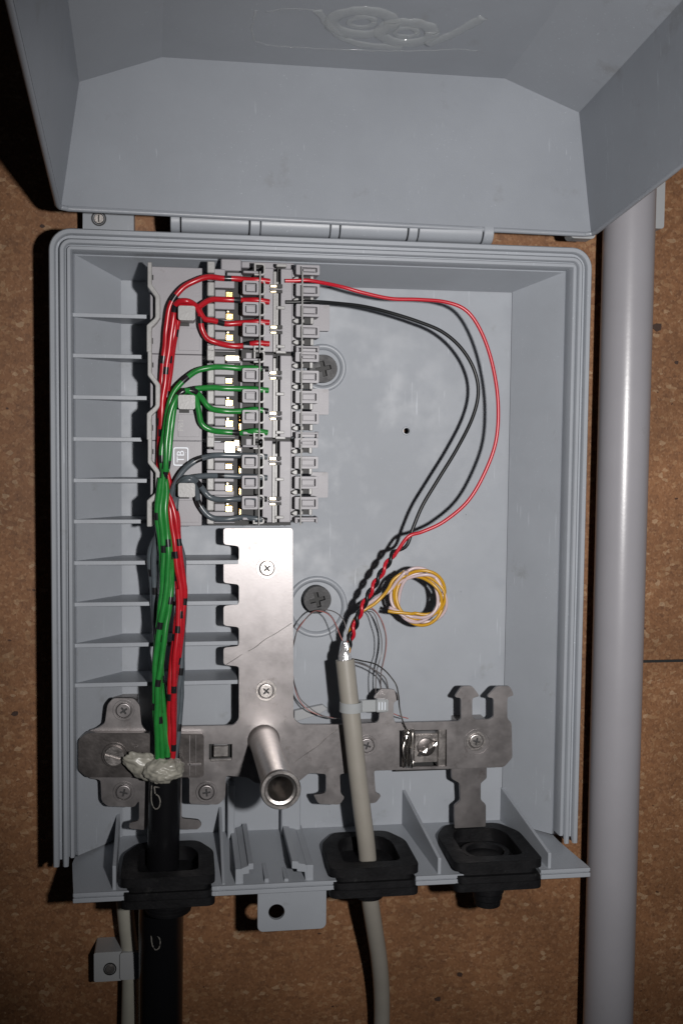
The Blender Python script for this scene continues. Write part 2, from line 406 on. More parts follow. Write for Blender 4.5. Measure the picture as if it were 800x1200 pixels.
# moulded date circles, faint
for (a, b, r, t) in ((412,606,7.2,'67.3'),(546,608,6.3,''),(540,698,5.0,''),(541,378,6.0,''),(412,378,6.5,'')):
    c = P(a, b, HB); bm = B(); slab(bm, [circ(c.x,c.z,r,36), circ(c.x,c.z,r-.35,36)], HB-.02, HB+.035)
    if r < 6 or a == 546:
        slab(bm, [(c.x-.3,c.z-2.2),(c.x+.3,c.z-2.2),(c.x+.3,c.z+2.2),(c.x-.3,c.z+2.2)], HB-.02, HB+.035)
        slab(bm, [(c.x-1.4,c.z+1.0),(c.x-1,c.z+.7),(c.x,c.z+2.1),(c.x-.1,c.z+2.8)], HB-.02, HB+.035)
    obj('mould_mark', bm, 'back_plastic', enc)
def text(s, size, c, m, parent, rot=0, depth=.12, name='lettering', org=None):
    cu = bpy.data.curves.new('t', 'FONT'); cu.body = s; cu.size = size; cu.extrude = depth; cu.align_x = 'CENTER'; cu.align_y = 'CENTER'; cu.resolution_u = 3
    to = bpy.data.objects.new('t', cu); COL.objects.link(to)
    bpy.context.view_layer.update()
    me = bpy.data.meshes.new_from_object(to.evaluated_get(bpy.context.evaluated_depsgraph_get()))
    bpy.data.objects.remove(to); bm = B(); bm.from_mesh(me); bpy.data.meshes.remove(me)
    R = Matrix.Rotation(rot, 3, 'Z')
    for v in bm.verts:
        q = R @ v.co; v.co = Vector((c[0]+q.x, c[1]-q.z, c[2]+q.y))
    return obj(name, bm, m, parent)
c = P(412,603,HB); text('673', 4.2, (c.x,-HB,c.z), 'back_plastic', enc, depth=.03)
c = P(412,612,HB); text('10-1', 2.2, (c.x,-HB,c.z), 'back_plastic', enc, depth=.03)
# shelf ribs
HR = 36.0
rxl = ex0-.2; rxr = X(279,700,HR)
for y in (370,417.5,466,515,563.5,611.5,660,708.5,756.5,803):
    z = Z(120, y-2.7, HR); zz2 = Z(120, y+2.5, HR)
    bm = B()
    pr = [(rxl,hi-.6),(rxl,HR),(rxr,HR),(rxr,HB-.5),(bx0-1,HB-.5)]
    vslab(bm, pr, zz2+.15, z); obj('shelf_rib', bm, 'box_plastic', enc, bevel=.15)
for y, x0 in ((880,640),(812,0)):
    pass
# ---- tray with slots for the grommets
tray = []
TX0 = X(86,1050,HL); TX1 = X(690,1020,HL)
slots = [(X(153,1050,HL), X(248,1045,HL), 27), (X(394,1040,HL), X(486,1036,HL), 25), (X(546,1033,HL), X(632,1030,HL), 22)]
poly = [(ex0+1, HB-1), (ex0-1.5, 38), (TX0, HL-1), (TX0, HL)]
for a, b, hb in slots:
    poly += [(a, HL), (a+1, hb+6), (a+5, hb), (b-5, hb), (b-1, hb+6), (b, HL)]
poly += [(TX1, HL), (TX1, HL-1), (ex1+1.5, 38), (ex1-1, HB-1)]
def trayz(h): return ZT+(ZL-ZT)*(h-HB)/(HL-HB)
bm = B(); prism(bm, poly, lambda p: (p[0], -p[1], trayz(p[1])-2.0), lambda p: (p[0], -p[1], trayz(p[1])))
obj('tray_floor', bm, 'box_plastic', enc)
# lip, a double strip along the front between the grommets
segs = []; cur = TX0
for a, b, hb in slots: segs.append((cur, a)); cur = b
segs.append((cur, TX1))
for a, b in segs:
    bm = B()
    box(bm, a, b, ZL-1.5, ZL+.2, HL-.3, HL+1.3); box(bm, a, b, ZL-3.9, ZL-1.9, HL-.3, HL+1.7); box(bm, a+.2, b-.2, ZL-2.2, ZL-1.3, HL-1.2, HL+.5)
    obj('tray_lip', bm, 'box_plastic', enc, bevel=.25)
# gussets
def gusset(pb, pf, th=1.6, hf=HL-1):
    b_ = P(pb[0], pb[1], HB); f_ = P(pf[0], pf[1], hf); x = f_.x; bm = B()
    prism(bm, [(HB-.5, ZT-1), (hf, trayz(hf)-.5), (hf, f_.z), (HB-.5, b_.z)], lambda p: (b_.x+(f_.x-b_.x)*(p[0]-HB)/(hf-HB)-th/2, -p[0], p[1]), lambda p: (b_.x+(f_.x-b_.x)*(p[0]-HB)/(hf-HB)+th/2, -p[0], p[1]))
    obj('gusset', bm, 'box_plastic', enc, bevel=.25)
gusset((139,950),(134,1015)); gusset((473,925),(515,1006)); gusset((588,922),(644,1000))
gusset((258,945),(262,1036), 1.4)
# central guide channel
for (a, b) in (((276,1019),(284,1040)),((359,1014),(367,1035))):
    bm = B(); p, q = P(*a, HL-1), P(*b, HL-1); box(bm, p.x, q.x, trayz(HL)-.5, p.z, HB+2, HL-1); obj('guide_wall', bm, 'box_plastic', enc, bevel=.2)
for q_ in ([(283,1040),(283,1018),(286,1017),(291,1015),(291,1012.5),(297,1012),(297,1019),(292,1019.5),(292,1024),(285,1025),(285,1040)],
           [(360,1040),(360,1015),(357,1013),(350,1012),(350,1010),(342,1009.5),(342,1018),(348,1018.5),(348,1021.5),(357,1022),(358,1040)]):
    bm = B(); pp = Q(q_, HL-1); pp = [(x, max(z, trayz(HL)-.3)) for x, z in pp]
    slab(bm, pp, HB+2, HL-1.1); obj('guide_hook', bm, 'box_plastic', enc, bevel=.15)
for (a, b) in (((310,1030),(315,1040)),((333,1030),(338,1040))):
    bm = B(); p, q = P(*a, HL-1), P(*b, HL-1); box(bm, p.x, q.x, trayz(HL)-.5, p.z, HB+1, HL-1); obj('guide_rail', bm, 'box_plastic', enc, bevel=.2)
for (x0, x1, y0) in ((267,275,921),(330,352,925)):
    bm = B(); p, q = P(x0,y0,20), P(x1,970,20); box(bm, p.x, q.x, ZT-1, p.z, HB-1, 20); obj('support_post', bm, 'box_plastic', enc, bevel=.4)
# tab with hole
HT = 60.0
a, b = P(302,1040,HT), P(382,1088,HT); c = P(324,1069,HT)
bm = B(); slab(bm, [rrect(a.x, b.x, b.z, ZL-2.5, 2.6, corners=(0,0,1,1)), circ(c.x, c.z, 3.6, 28)], HT-2.2, HT); obj('locking_tab', bm, 'box_plastic', enc, bevel=.2)
# foot rails at the rear, carry the box on the board
for x in (xl+12, xr-16):
    bm = B(); box(bm, x, x+8, ZT+6, zt-14, 0, HB-1); obj('foot_rail', bm, 'box_plastic', enc)
# screw wells
for (a, b, r) in ((378,431,27),(371,711,36)):
    c = P(a, b, HB); R = r*.408; bm = B()
    lathe(bm, (c.x,-HB,c.z), [(R+.4,-.1),(R+.2,.9),(R-.4,1.5),(R-1.2,1.5),(R-2.0,.9),(R-2.6,.0),(R-2.6,-.2)], n=48, caps=False); obj('screw_well', bm, 'box_plastic', enc, smooth='all')
# lug beneath the lid at the top left
a, b = P(97,230,15), P(157,272,15)
bm = B(); slab(bm, rrect(a.x, b.x, b.z-2, a.z, 1.5), 1, 15); lug = obj('mounting_lug', bm, 'box_plastic', enc, bevel=.6)
c = P(116,256,15.5)
bm = B(); lathe(bm, (c.x,-14.6,c.z), [(0.1,.3),(0.1,.9),(2.1,.9),(2.5,.4),(2.5,0)], n=20); obj('screw_head', bm, 'steel_bright', lug, smooth=True)
bm = B(); box(bm, c.x-.25, c.x+.25, c.z-1.6, c.z+1.6, 15.4, 15.75); obj('screw_slot', bm, 'dark_gap', lug)
bm = B(); slab(bm, [circ(c.x,c.z,3.4,24), circ(c.x,c.z,2.7,24)], 14.9, 15.3); obj('screw_collar', bm, 'dark_screw', lug)

# ---- hinge
HG = 37.0
hz = Z(380,265,HG); 
def hx(px): return X(px, 265, HG)
for i, (a, b) in enumerate(((200,211),(212.5,291),(292.5,304),(305,385),(386,396),(397.5,475),(476.5,487),(488.5,562),(563.5,575))):
    bm = B(); x0, x1 = hx(a), hx(b); r = 5.6 if i % 2 == 0 else 5.3
    lathe(bm, (x0, -HG, hz), [(r-.3,0),(r,.3),(r,x1-x0-.3),(r-.3,x1-x0)], axis='x', n=28)
    if i % 2 == 0: box(bm, x0+.3, x1-.3, zt-1, hz, HG-5, HG+1)
    obj('hinge_knuckle' if i % 2 == 0 else 'hinge_barrel', bm, 'box_plastic', enc, smooth=True)
bm = B(); lathe(bm, (hx(199), -HG, hz), [(2.5,0),(2.5,hx(576)-hx(199))], axis='x', n=16); obj('hinge_pin', bm, 'dark_gap', enc)

# ---- lid
vd = -ray(173,683).normalized()
if vd.y > 0: vd = -vd
h0 = P(380,259,45)
def LP(px, py):
    d = ray(px, py); o = Vector((0,-DW,0)); t = (h0-o).dot(vd)/d.dot(vd); return o+d*t
inner = [LP(*p) for p in ((72,243),(93,96),(190,67),(591,92),(678,132),(692,274))]
lidroot = bpy.data.objects.new('lid', None); COL.objects.link(lidroot); lidroot.parent = enc
ORG[lidroot.name] = ORG[enc.name]
LEN = 292.0
side = vd.cross(inner[5]-inner[0]).normalized()
if side.z < 0: side = -side
ax = (inner[5]-inner[0]).normalized()
cen = sum(inner, Vector())/6
def to2(p): d = p-h0; return Vector((d.dot(ax), d.dot(side)))
def to3(q, t): return h0+ax*q[0]+side*q[1]+vd*t
in2 = [to2(p) for p in inner]
def offset(poly, d):
    out = []
    for i, p in enumerate(poly):
        ns = []
        for j in (i-1, i):
            if 0 <= j < len(poly)-1:
                e = (poly[j+1]-poly[j]).normalized(); ns.append(Vector((-e.y, e.x)))
        n = ns[0] if len(ns) == 1 else (ns[0]+ns[1]).normalized()/max(.5, (ns[0]+ns[1]).length/2)
        out.append(p+n*d)
    return out
out2 = offset(in2, 2.6)
ring = rounded(in2, 2.2, 3) ; 
names = ['lid_side', 'lid_bevel', 'lid_face', 'lid_bevel', 'lid_side']
for i, nm in enumerate(names):
    bm = B(); a, b, c_, d_ = in2[i], in2[i+1], out2[i+1], out2[i]
    prism(bm, [tuple(a), tuple(b), tuple(c_), tuple(d_)], lambda p: to3(p, 0), lambda p: to3(p, LEN))
    obj(nm, bm, 'lid_plastic', lidroot)
lidparts = {}
# end panel at the hinge and the one at the far end
for t0, t1, nm in ((-2.8, 0.0, 'hinge_end_panel'), (LEN, LEN+2.8, 'latch_end_panel')):
    bm = B(); o2 = [tuple(p) for p in out2]
    # round the two lower corners
    prism(bm, o2, lambda p: to3(p, t0), lambda p: to3(p, t1)); obj(nm, bm, 'lid_plastic', lidroot, bevel=.5, seg=2)
# rim bead round the open edge: rounded lip
bead = [to3(in2[0]+Vector((-1.3,6)), LEN), to3(in2[0]+Vector((-1.3,.3)), 3), to3(in2[0]+Vector((1.0,-.6)), -1.2), to3(in2[0]+Vector((4,-.9)), -1.4)]
pts = [to3(in2[0]+Vector((-1.3,.0)), LEN), to3(in2[0]+Vector((-1.3,0)), 4), to3(in2[0]+Vector((-.6,0)), .4), to3(in2[0]+Vector((3,0)), -1.4),
       to3(in2[5]+Vector((-3,0)), -1.4), to3(in2[5]+Vector((.6,0)), .4), to3(in2[5]+Vector((1.3,0)), 4), to3(in2[5]+Vector((1.3,0)), LEN)]
bm = B(); tube(bm, [p for a, b in zip(pts, pts[1:]) for p in ([a.lerp(b, k/6) for k in range(6)])]+[pts[-1]], 1.15, n=12, raw=True)
obj('lid_rim', bm, 'lid_plastic', lidroot, smooth=True)
# latch nub at lower right of the lid
a, b = P(668,272,38), P(697,280,38); bm = B(); slab(bm, rrect(a.x, b.x, b.z, a.z+6, 2.0, corners=(0,0,1,1)), 30, 38); obj('lid_nub', bm, 'clip_plastic', lidroot, bevel=.3)
# glue rings and smears on the lid's inner face
nf = Vector((-(in2[3]-in2[2]).y, (in2[3]-in2[2]).x)).normalized()
ftop = to3(in2[2], 0); fn = (vd.cross(to3(in2[3],0)-to3(in2[2],0))).normalized()
if fn.z > 0: fn = -fn
def FP(px, py, off=.15):
    d = ray(px, py); o = Vector((0,-DW,0)); t = (ftop-o).dot(fn)/d.dot(fn); return o+d*t+fn*off
def smear(name, pts, r, flat=.28):
    bm = B(); tube(bm, pts, r, n=12)
    for v in bm.verts:
        dd = (v.co-ftop).dot(fn); v.co -= fn*(dd*(1-flat)); v.co += (ax*mn.noise(v.co*.25)+vd*mn.noise(v.co*.31))*.9
    obj(name, bm, 'glue', lidroot, smooth='all')
for (cx, cy, rx, ry) in ((424,26,36,14),(476,38,31,12)):
    smear('glue_ring', [FP(cx+rx*math.cos(t*math.pi/14), cy+ry*math.sin(t*math.pi/14), .1) for t in range(29)], 3.2)
    smear('glue_ring', [FP(cx+rx*.42*math.cos(t*math.pi/14), cy+ry*.42*math.sin(t*math.pi/14), .1) for t in range(29)], 1.5)
for pts, r in (([(300,12),(295,40),(312,52),(400,58),(470,60),(530,58),(560,60)], .45), ([(500,52),(530,40),(566,20)], 2.6), ([(372,12),(385,30),(400,44),(425,52),(470,56)], 2.0), ([(310,14),(340,10),(370,12)], .4)):
    smear('glue_smear', [FP(a,b,.05) for a,b in pts], r)
wire('lid_scratch', [FP(126,60,.05)+Vector((0,0,0)), FP(140,62,.05), FP(158,56,.05)], .15, 'glue', lidroot, n=6)

# ================================================================== CONDUIT
rc = 12.4; HCN = 22.0
pts = []
for y in (-400, 260, 700, 1200, 1700):
    pass
xa = (X(705,260,HCN)+X(768,260,HCN))/2; xb_ = (X(682,1200,HCN)+X(741,1200,HCN))/2
za, zb2 = Z(736,260,HCN), Z(711,1200,HCN)
sl = (xb_-xa)/(zb2-za)
print('conduit', xa, xb_, (X(768,260,rc)-X(705,260,rc))/2, (X(741,1200,rc)-X(682,1200,rc))/2)
bm = B(); tube(bm, [Vector((xa+sl*(z-za), -HCN, z)) for z in range(620, -621, -40)], rc, n=56, raw=True)
tag(obj('conduit_pipe', bm, 'conduit_pvc', smooth=True), 'thick smooth grey plastic conduit pipe running down the board right of the box', 'conduit pipe')
# saddle behind the pipe, top right
sd = thing('pipe_saddle', 'grey plastic pipe saddle edge showing beside the conduit at the top right', 'pipe saddle', (xa, 0, Z(772,240,8)))
a, b = P(766,170,9), P(777.5,268,9); bm = B(); slab(bm, rrect(a.x, b.x, b.z, a.z, 1.5), .1, 9); obj('saddle_foot', bm, 'clip_plastic', sd, bevel=.5)
bm = B()
arc = [(xa+(rc+2.2)*math.cos(t*math.pi/16), HCN+(rc+2.2)*math.sin(t*math.pi/16)) for t in range(17)]
arci = [(xa+(rc+.2)*math.cos(t*math.pi/16), HCN+(rc+.2)*math.sin(t*math.pi/16)) for t in range(17)]
vslab(bm, arc+[(xa-rc-2.2,.1)]+[(xa-rc-.2,.1)]+arci[::-1]+[(xa+rc+.2,.1),(xa+rc+2.2,.1)], Z(772,120,8), Z(772,60,8)); obj('saddle_band', bm, 'clip_plastic', sd)

# ================================================================== STEEL BRACKET
HP = 33.0
br = thing('steel_bracket', 'stamped steel mounting bracket with toothed upright and hooked cross arm', 'bracket', P(312,870,HB))
def screw(parent, px, py, h, r=3.4, m='steel', dim=True, rot=None, name='screw'):
    c = P(px, py, h+1.2); rot = random.uniform(0, 1.5) if rot is None else rot
    cr_ = [(c.x+x*math.cos(rot)-z*math.sin(rot), c.z+x*math.sin(rot)+z*math.cos(rot)) for x, z in cross(r*.52, r*.12)]
    bm = B(); slab(bm, [circ(c.x,c.z,r*.84,30), cr_], h-.2, h+1.2)
    lathe(bm, (c.x,-h,c.z), [(r*.83,1.15),(r*.9,1.14),(r*.97,.95),(r,.6),(r,-.1)], n=30, caps=False)
    s = obj(name, bm, m, parent, smooth=True)
    bm = B(); slab(bm, circ(c.x,c.z,r*.6,12), h-.4, h+.1); obj('cross_recess', bm, 'dark_screw', s)  # dark floor, so the cross reads as shaded by its colour
    if dim:
        bm = B(); slab(bm, [circ(c.x,c.z,r*1.38,30), circ(c.x,c.z,r*1.08,30)], h-.1, h+.35); obj('screw_washer', bm, m, s, bevel=.12, smooth=True)
    return s
main = [(262,619),(262,638),(280,640),(280,657),(262,659),(262,683),(280,685),(280,708),(262,710),(262,733),(280,735),(280,757),(262,759),(262,779),(280,781),(280,843),(274,850),
        (212,851),(212,909),(222,911),(222,942),(256,943),(264,935),(265,909),(290,911),(300,918),(350,916),(362,906),(382,907),(382,929),(374,931),(367,931),(373,942),(398,943),(404,934),(399,930),(398,907),
        (424,905),(424,930),(420,934),(426,942),(440,941),(447,932),(440,929),(438,903),(520,901),(590,899),(600,888),(599,847),(594,842),(594,817),(602,815),(597,804),(582,804),(570,817),(578,818),(578,840),(574,843),(556,843),(553,840),(553,818),(562,816),(553,804),(541,804),(532,817),(540,818),(540,843),(537,845),
        (463,847),(461,843),(461,823),(469,819),(462,808),(446,807),(437,818),(445,822),(444,843),(441,847),(405,849),(396,849),(352,849),(344,842),(343,619)]
mp = rounded(Q(main, HP), 1.3, 3)
win1 = Q([(468,856),(523,855),(523,898),(468,899)], HP); win2 = Q([(245,872),(272,872),(272,890),(245,890)], HP)
bm = B(); slab(bm, [mp, win1[::-1], win2[::-1]], HP-1.6, HP); obj('main_plate', bm, 'steel', br, bevel=.42)
# folded flanges giving the hooks and plate their depth (legs bent to the back)
for (x0, x1, y0, y1) in ((349,384,846,846.5),):
    pass
def leg(px0, px1, py0, py1, hb=HB, ht=HP-1.7):
    a, b = P(px0, py0, ht), P(px1, py1, ht); bm = B(); box(bm, min(a.x,b.x), max(a.x,b.x), min(a.z,b.z), max(a.z,b.z), hb, ht); return obj('stand_off_leg', bm, 'steel_dark', br, bevel=.2)
leg(300,325,640,690); leg(300,325,790,830); leg(540,575,850,890); leg(420,445,855,890); leg(130,160,825,850); leg(120,150,915,940); leg(235,255,915,940)
# lower left clamp plate with ears
HC = HP+.4
ears = [(172,857),(166,850),(164,826),(157,818),(133,818),(126,826),(123,848),(113,854),(104,856),(104,912),(118,914),(119,938),(126,945),(158,946),(163,938),(163,962),(152,964),(151,971),(170,973),(174,966),(174,857)]
bm = B(); slab(bm, rounded(Q(ears, HC), 1.3, 3), HC-1.6, HC); obj('ear_plate', bm, 'steel', br, bevel=.42)
bm = B(); slab(bm, rounded(Q([(210,905),(213,905),(213,959),(233,961),(237,966),(232,972),(212,972),(206,960),(206,905)], HC), 1, 3), HC-1.6, HC); obj('lower_finger', bm, 'steel', br, bevel=.3, smooth=True)
# raised strap
HS = HP+4.5
bm = B(); slab(bm, rounded(Q([(176,859),(102,859),(92,867),(92,903),(102,911),(176,911)], HS), 1.2, 3), HS-4.2, HS); obj('clamp_strap', bm, 'steel_strap', br, bevel=.45)
bm = B(); slab(bm, rounded(Q([(210,860),(237,860),(239,863),(239,909),(236,911),(210,911)], HS), 1.0, 3), HS-4.2, HS); obj('clamp_strap', bm, 'steel_strap', br, bevel=.45)
bm = B(); pbox(bm, (222,862),(223,909), HS-.1, HS+.25); pbox(bm, (229.5,862),(230,909), HS-.1, HS+.2); pbox(bm, (220,895),(236,896.5), HS-.1, HS+.25); obj('stamped_line', bm, 'steel', br)
# slotted screw of the strap
c = P(134,886,HS+2)
bm = B(); slab(bm, [circ(c.x,c.z,5.6,30)], HS-.1, HS+.8); obj('strap_washer', bm, 'steel_strap', br, bevel=.25, smooth=True)
ang = math.radians(72); 
bm = B(); slab(bm, [(c.x+4.4*math.cos(t), c.z+4.4*math.sin(t)) for t in [ang-math.radians(80)+math.radians(160)*i/12 for i in range(13)]], HS, HS+2.4)
slab(bm, [(c.x+4.4*math.cos(t), c.z+4.4*math.sin(t)) for t in [ang+math.pi-math.radians(80)+math.radians(160)*i/12 for i in range(13)]], HS, HS+2.4)
slab(bm, circ(c.x,c.z,4.2,24), HS, HS+1.2)
obj('slotted_screw', bm, 'steel_dark', br, bevel=.3, smooth=True)
for (a, b) in ((145,833),(145,929),(242,929)): screw(br, a, b, HC, 3.5, 'steel')
screw(br, 313,666,HP,3.5,'steel_bright'); screw(br, 312,810,HP,3.5,'steel_bright'); screw(br, 558,869,HP,3.5,'steel_bright'); screw(br, 430,874,HP,3.5,'steel')
# embossed ring on the right screw
c = P(559,870,HP); bm = B(); slab(bm, [circ(c.x,c.z,6.6,30), circ(c.x,c.z,5.7,30)], HP-.2, HP+.3); obj('pressed_ring', bm, 'steel', br, bevel=.15, smooth=True)
# window tab, left
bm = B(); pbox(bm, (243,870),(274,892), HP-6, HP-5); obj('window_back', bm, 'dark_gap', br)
bm = B(); pbox(bm, (250,874),(268,887), HP-4, HP-.6); pbox(bm, (246,889),(272,892), HP-1, HP+.3); obj('bent_tab', bm, 'steel_bright', br, bevel=.4)
# window with earth clip, right
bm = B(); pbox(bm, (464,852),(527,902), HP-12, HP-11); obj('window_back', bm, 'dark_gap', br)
bm = B(); pbox(bm, (484,860),(517,893), HP-8, HP-2.2); obj('earth_clip', bm, 'steel_dark', br, bevel=.8, seg=2, smooth=True)
bm = B(); pbox(bm, (513,854),(522,899), HP-8, HP-.9); obj('clip_cheek', bm, 'steel_dark', br, bevel=.5)
c = P(500,877,HP); bm = B(); lathe(bm, (c.x, -(HP-2.2), c.z), [(.1,.35),(3.9,.3),(4.4,.1),(4.5,0)], n=24); obj('clip_dome', bm, 'steel_strap', br, smooth=True)
for (a, b) in ((492,884),(498,879),(505,876),(510,871)):
    p = P(a,b,HP); bm = B(); slab(bm, [(p.x-1.3,p.z-1.3),(p.x+.6,p.z-1.6),(p.x+1.4,p.z+.7),(p.x-.2,p.z+1.3)], HP-2.2, HP-.9)
    for v in bm.verts: v.co.y += random.uniform(-.7,.5)
    obj('crimp_tooth', bm, 'steel_bright', br, bevel=.15)
# tongue beneath the arm
HTG = 27.0
bm = B(); slab(bm, rounded(Q([(528,896),(570,896),(570,912),(563,918),(563,937),(569,943),(569,969),(532,971),(532,944),(539,938),(538,918),(529,913)], HTG), .7, 2), HTG-1.6, HTG); obj('tongue', bm, 'steel', br, bevel=.3, smooth=True)
# scratch across the upright
wire('scratch', [P(265,779,HP+.02), P(300,757,HP+.02), P(342,730,HP+.02)], .13, 'steel_dark', br, n=6)
wire('scratch', [P(345,893,HP+.02), P(375,870,HP+.02), P(398,852,HP+.02)], .12, 'steel_dark', br, n=6)
# ---- tubular stand-off
st = P(309,868,HP); tip = P(329,926,99)
print('standoff', st, tip)
so = thing('standoff_tube', 'hollow steel stand-off tube pointing at the viewer from the bracket centre', 'stand-off', st)
d = (tip-st); d = Vector((d.x*.5+0, d.y, d.z*.5+0)); d = tip-st
def oblique(bm, prof, n=40):
    rings = []
    for r, t in prof:
        c = st+d*t; rings.append([bm.verts.new((c.x+r*math.cos(2*math.pi*i/n), c.y, c.z+r*math.sin(2*math.pi*i/n))) for i in range(n)])
    for a, b in zip(rings, rings[1:]):
        for i in range(n): bm.faces.new((a[i], a[(i+1)%n], b[(i+1)%n], b[i]))
    bm.faces.new(rings[0]); bm.faces.new(rings[-1])
bm = B(); oblique(bm, [(7.6,0),(7.0,.02),(6.7,.08),(6.9,.93),(7.0,.95),(7.9,.96),(8.3,.972),(8.3,.99),(7.9,1.0),(6.7,1.0),(6.45,.994),(6.4,.984),(5.3,.98),(5.05,.96),(5.0,.52)])
obj('tube_body', bm, 'steel_bright', so, smooth=True)
bm = B(); oblique(bm, [(5.0,.52),(5.05,.525),(5.05,.54)]); obj('tube_plug', bm, 'dark_gap', so)  # near-black plug carries the shade inside the tube
c = st+d*.56
bm = B(); lathe(bm, (c.x+1,c.y,c.z+1), [(.1,1.5),(2.2,1.2),(2.8,.3),(2.8,0)], n=18); obj('plug_screw', bm, 'steel_bright', so, smooth=True)

# ================================================================== DARK SCREWS IN THE BACK
for i, (a, b, lab) in enumerate(((379,432,'dark cross-head fixing screw half hidden behind the terminal strips'), (372,703,'dark cross-head fixing screw right of the steel upright near the thin wires'))):
    c = P(a, b, HB+8)
    t = thing('fixing_screw', lab, 'screw', (c.x, -HB, c.z), 'dark screws fixing the box to the board')
    cc = [(c.x+x*math.cos(.25)-z*math.sin(.25), c.z+x*math.sin(.25)+z*math.cos(.25)) for x, z in cross(3.6, .95)]
    bm = B(); slab(bm, [circ(c.x,c.z,6.6,34), cc], HB+4.5, HB+8); obj('screw_head', bm, 'dark_screw', t, bevel=.35, smooth=True)
    bm = B(); lathe(bm, (c.x,-HB,c.z), [(6.3,0),(6.5,4.6),(6,5.2)], n=34); obj('screw_shank', bm, 'dark_gap', t, smooth=True)

# ================================================================== TERMINAL STRIPS (three alike)
HM = 45.0; HT_ = 50.5
YT = 312.0
Lo = P(175,312,HM); Lb = P(172.5,617,HM)
pitch = (Lo.z-Lb.z)/3.0
print('pitch', pitch)
tl = thing('terminal_strip', 'topmost grey terminal strip holding four red wires on its left side', 'terminal strip', (Lo.x, -36, Lo.z-pitch), 'terminal strips stacked on the steel bracket')
def px(name, rects, m='terminal_plastic', bevel=.25, parent=None, h0=HM-2):
    bm = B()
    for r in rects:
        x0, y0, x1, y1, h = r[:5]; hh = r[5] if len(r) > 5 else h0
        pbox(bm, (x0,y0),(x1,y1), hh, h)
    return obj(name, bm, m, parent or tl, bevel=bevel)
zbot = Lo.z-pitch
def zc(bm):  # keep within the module
    for v in bm.verts: v.co.z = max(v.co.z, zbot+.12)
# base plate
a = P(176,312,HM); b = P(237,413,HM)
bm = B(); box(bm, a.x, b.x, zbot+.15, Lo.z, 37, HM); obj('base_plate', bm, 'terminal_plastic', tl, bevel=.25)
# side flange with the stepped outline
fo = [(173,307),(178,307),(178,333),(188,347),(188,372),(184,378),(178,384),(178,412.5),(172,412.5),(172,381),(181,373),(182,371),(182,348),(173,336)]
bm = B(); slab(bm, Q(fo, 51), 38, 51); obj('side_flange', bm, 'terminal_light', tl, bevel=.3)
px('flange_slot', [(178,322,180,328,HM+.5),(177.5,396,179.5,403,HM+.5)], 'dark_gap', 0)
# wire post
a = P(209,358,57.5); b = P(229,375.5,57.5)
bm = B(); slab(bm, rrect(a.x, b.x, b.z, a.z, 1.0), 45, 57.5); post = obj('wire_post', bm, 'terminal_light', tl, bevel=.7, seg=3, smooth=True)
px('post_hole_shade', [(210,374,222,382.5,HM+.12)], 'dark_gap', 0)  # flat dark patch painted for the shadowed hole below the post
px('moulded_panel', [(209,384,234,411,HM+.35)], 'terminal_plastic', .1)
# core body
a = P(243,314,41); b = P(345,413,41)
bm = B(); box(bm, P(246,0,40).x, P(345,0,40).x, zbot+.15, Lo.z-.5, 34, 40.5); obj('core_body', bm, 'dark_gap', tl)  # coloured near-black to paint the shade between the parts above it
# rows
rows_full = [(331,347),(356,371.5),(380.5,396)]
px('numbered_tooth', [(243,306,252,320,49)], 'terminal_light', .35)
for y0, y1 in rows_full:
    px('numbered_tooth', [(243,y0-1,251.5,y1,49)], 'terminal_light', .45)
px('numbered_tooth', [(243,404,251.5,412,49)], 'terminal_light', .35)
px('upper_ledge', [(251,315,264,325,46.5),(266,319,283,324,45.5)], bevel=.3)
for y0, y1 in rows_full:
    px('contact_ledge', [(251.5,y0-2.5,275,y0+7,47),(252,y0+8,264.5,y1+2,46.5)], bevel=.3)
px('lower_ledge', [(251.5,405,276,410,47),(251.5,410.5,276,412.6,46)], bevel=.2)
for y0 in (357.5,382,333):
    px('contact_blade', [(264.5,y0+9.5,273.5,y0+17.5,45.5)] if y0 != 333 else [(264.5,341.5,273,348.5,45)], 'brass', .3, h0=36)
for y0 in (357.5,382):
    px('contact_tip', [(265.5,y0+6.2,269,y0+9.2,46)], 'pale_contact', .3, h0=36)
# wire carrier saddles beneath each wire
for y in (327,352,377,402):
    px('wire_saddle', [(243,y-3,275,y+3,44)], bevel=.2)
# left clamps
def clamp(x0, y0, x1, y1, full=True):
    H = 51.5; bm = B(); p, q = P(x0,y0,H), P(x1,y1,H); r = .7
    hw = 1.0
    o = rrect(p.x, q.x, q.z, p.z, r, 3); i = rrect(p.x+hw, q.x-hw, q.z+hw, p.z-hw, .4, 2)
    slab(bm, [o, i], 41, H); f = obj('clamp_frame', bm, 'terminal_plastic', tl, bevel=.2)
    bm = B(); box(bm, p.x+hw+.5, q.x-hw-.5, q.z+hw+.5, p.z-hw-.5, 41, H-1.1) if full else box(bm, p.x+.5, q.x-.5, q.z+.5, p.z-.5, 41, H-2)
    box(bm, p.x+.3, q.x-.3, q.z+.3, p.z-.3, 40, H-3)
    obj('clamp_key', bm, 'terminal_plastic', f, bevel=.2)
    return f
def dlug(x0, y0, x1, y1):
    H = 50.5; p, q = P(x0,y0,H), P(x1,y1,H); bm = B()
    o = rrect(p.x, q.x, q.z, p.z, 1.3, 4, corners=(1,0,0,1)); i = rrect(p.x+.75, q.x-.75, q.z+.75, p.z-.75, .8, 3, corners=(1,0,0,1))
    slab(bm, [o, i], 41, H); obj('clamp_lug', bm, 'terminal_light', tl, bevel=.2)
for y0, y1 in rows_full:
    clamp(284.5, y0-2.5, 303.5, y1-1.5); dlug(302.5, y0-3, 311, y1-1)
px('clamp_bridge', [(285,317,303,320.5,51),(285,404,297,408,50)], bevel=.3)
dlug(298, 308, 311, 323); dlug(297.5, 405, 311, 412.6)
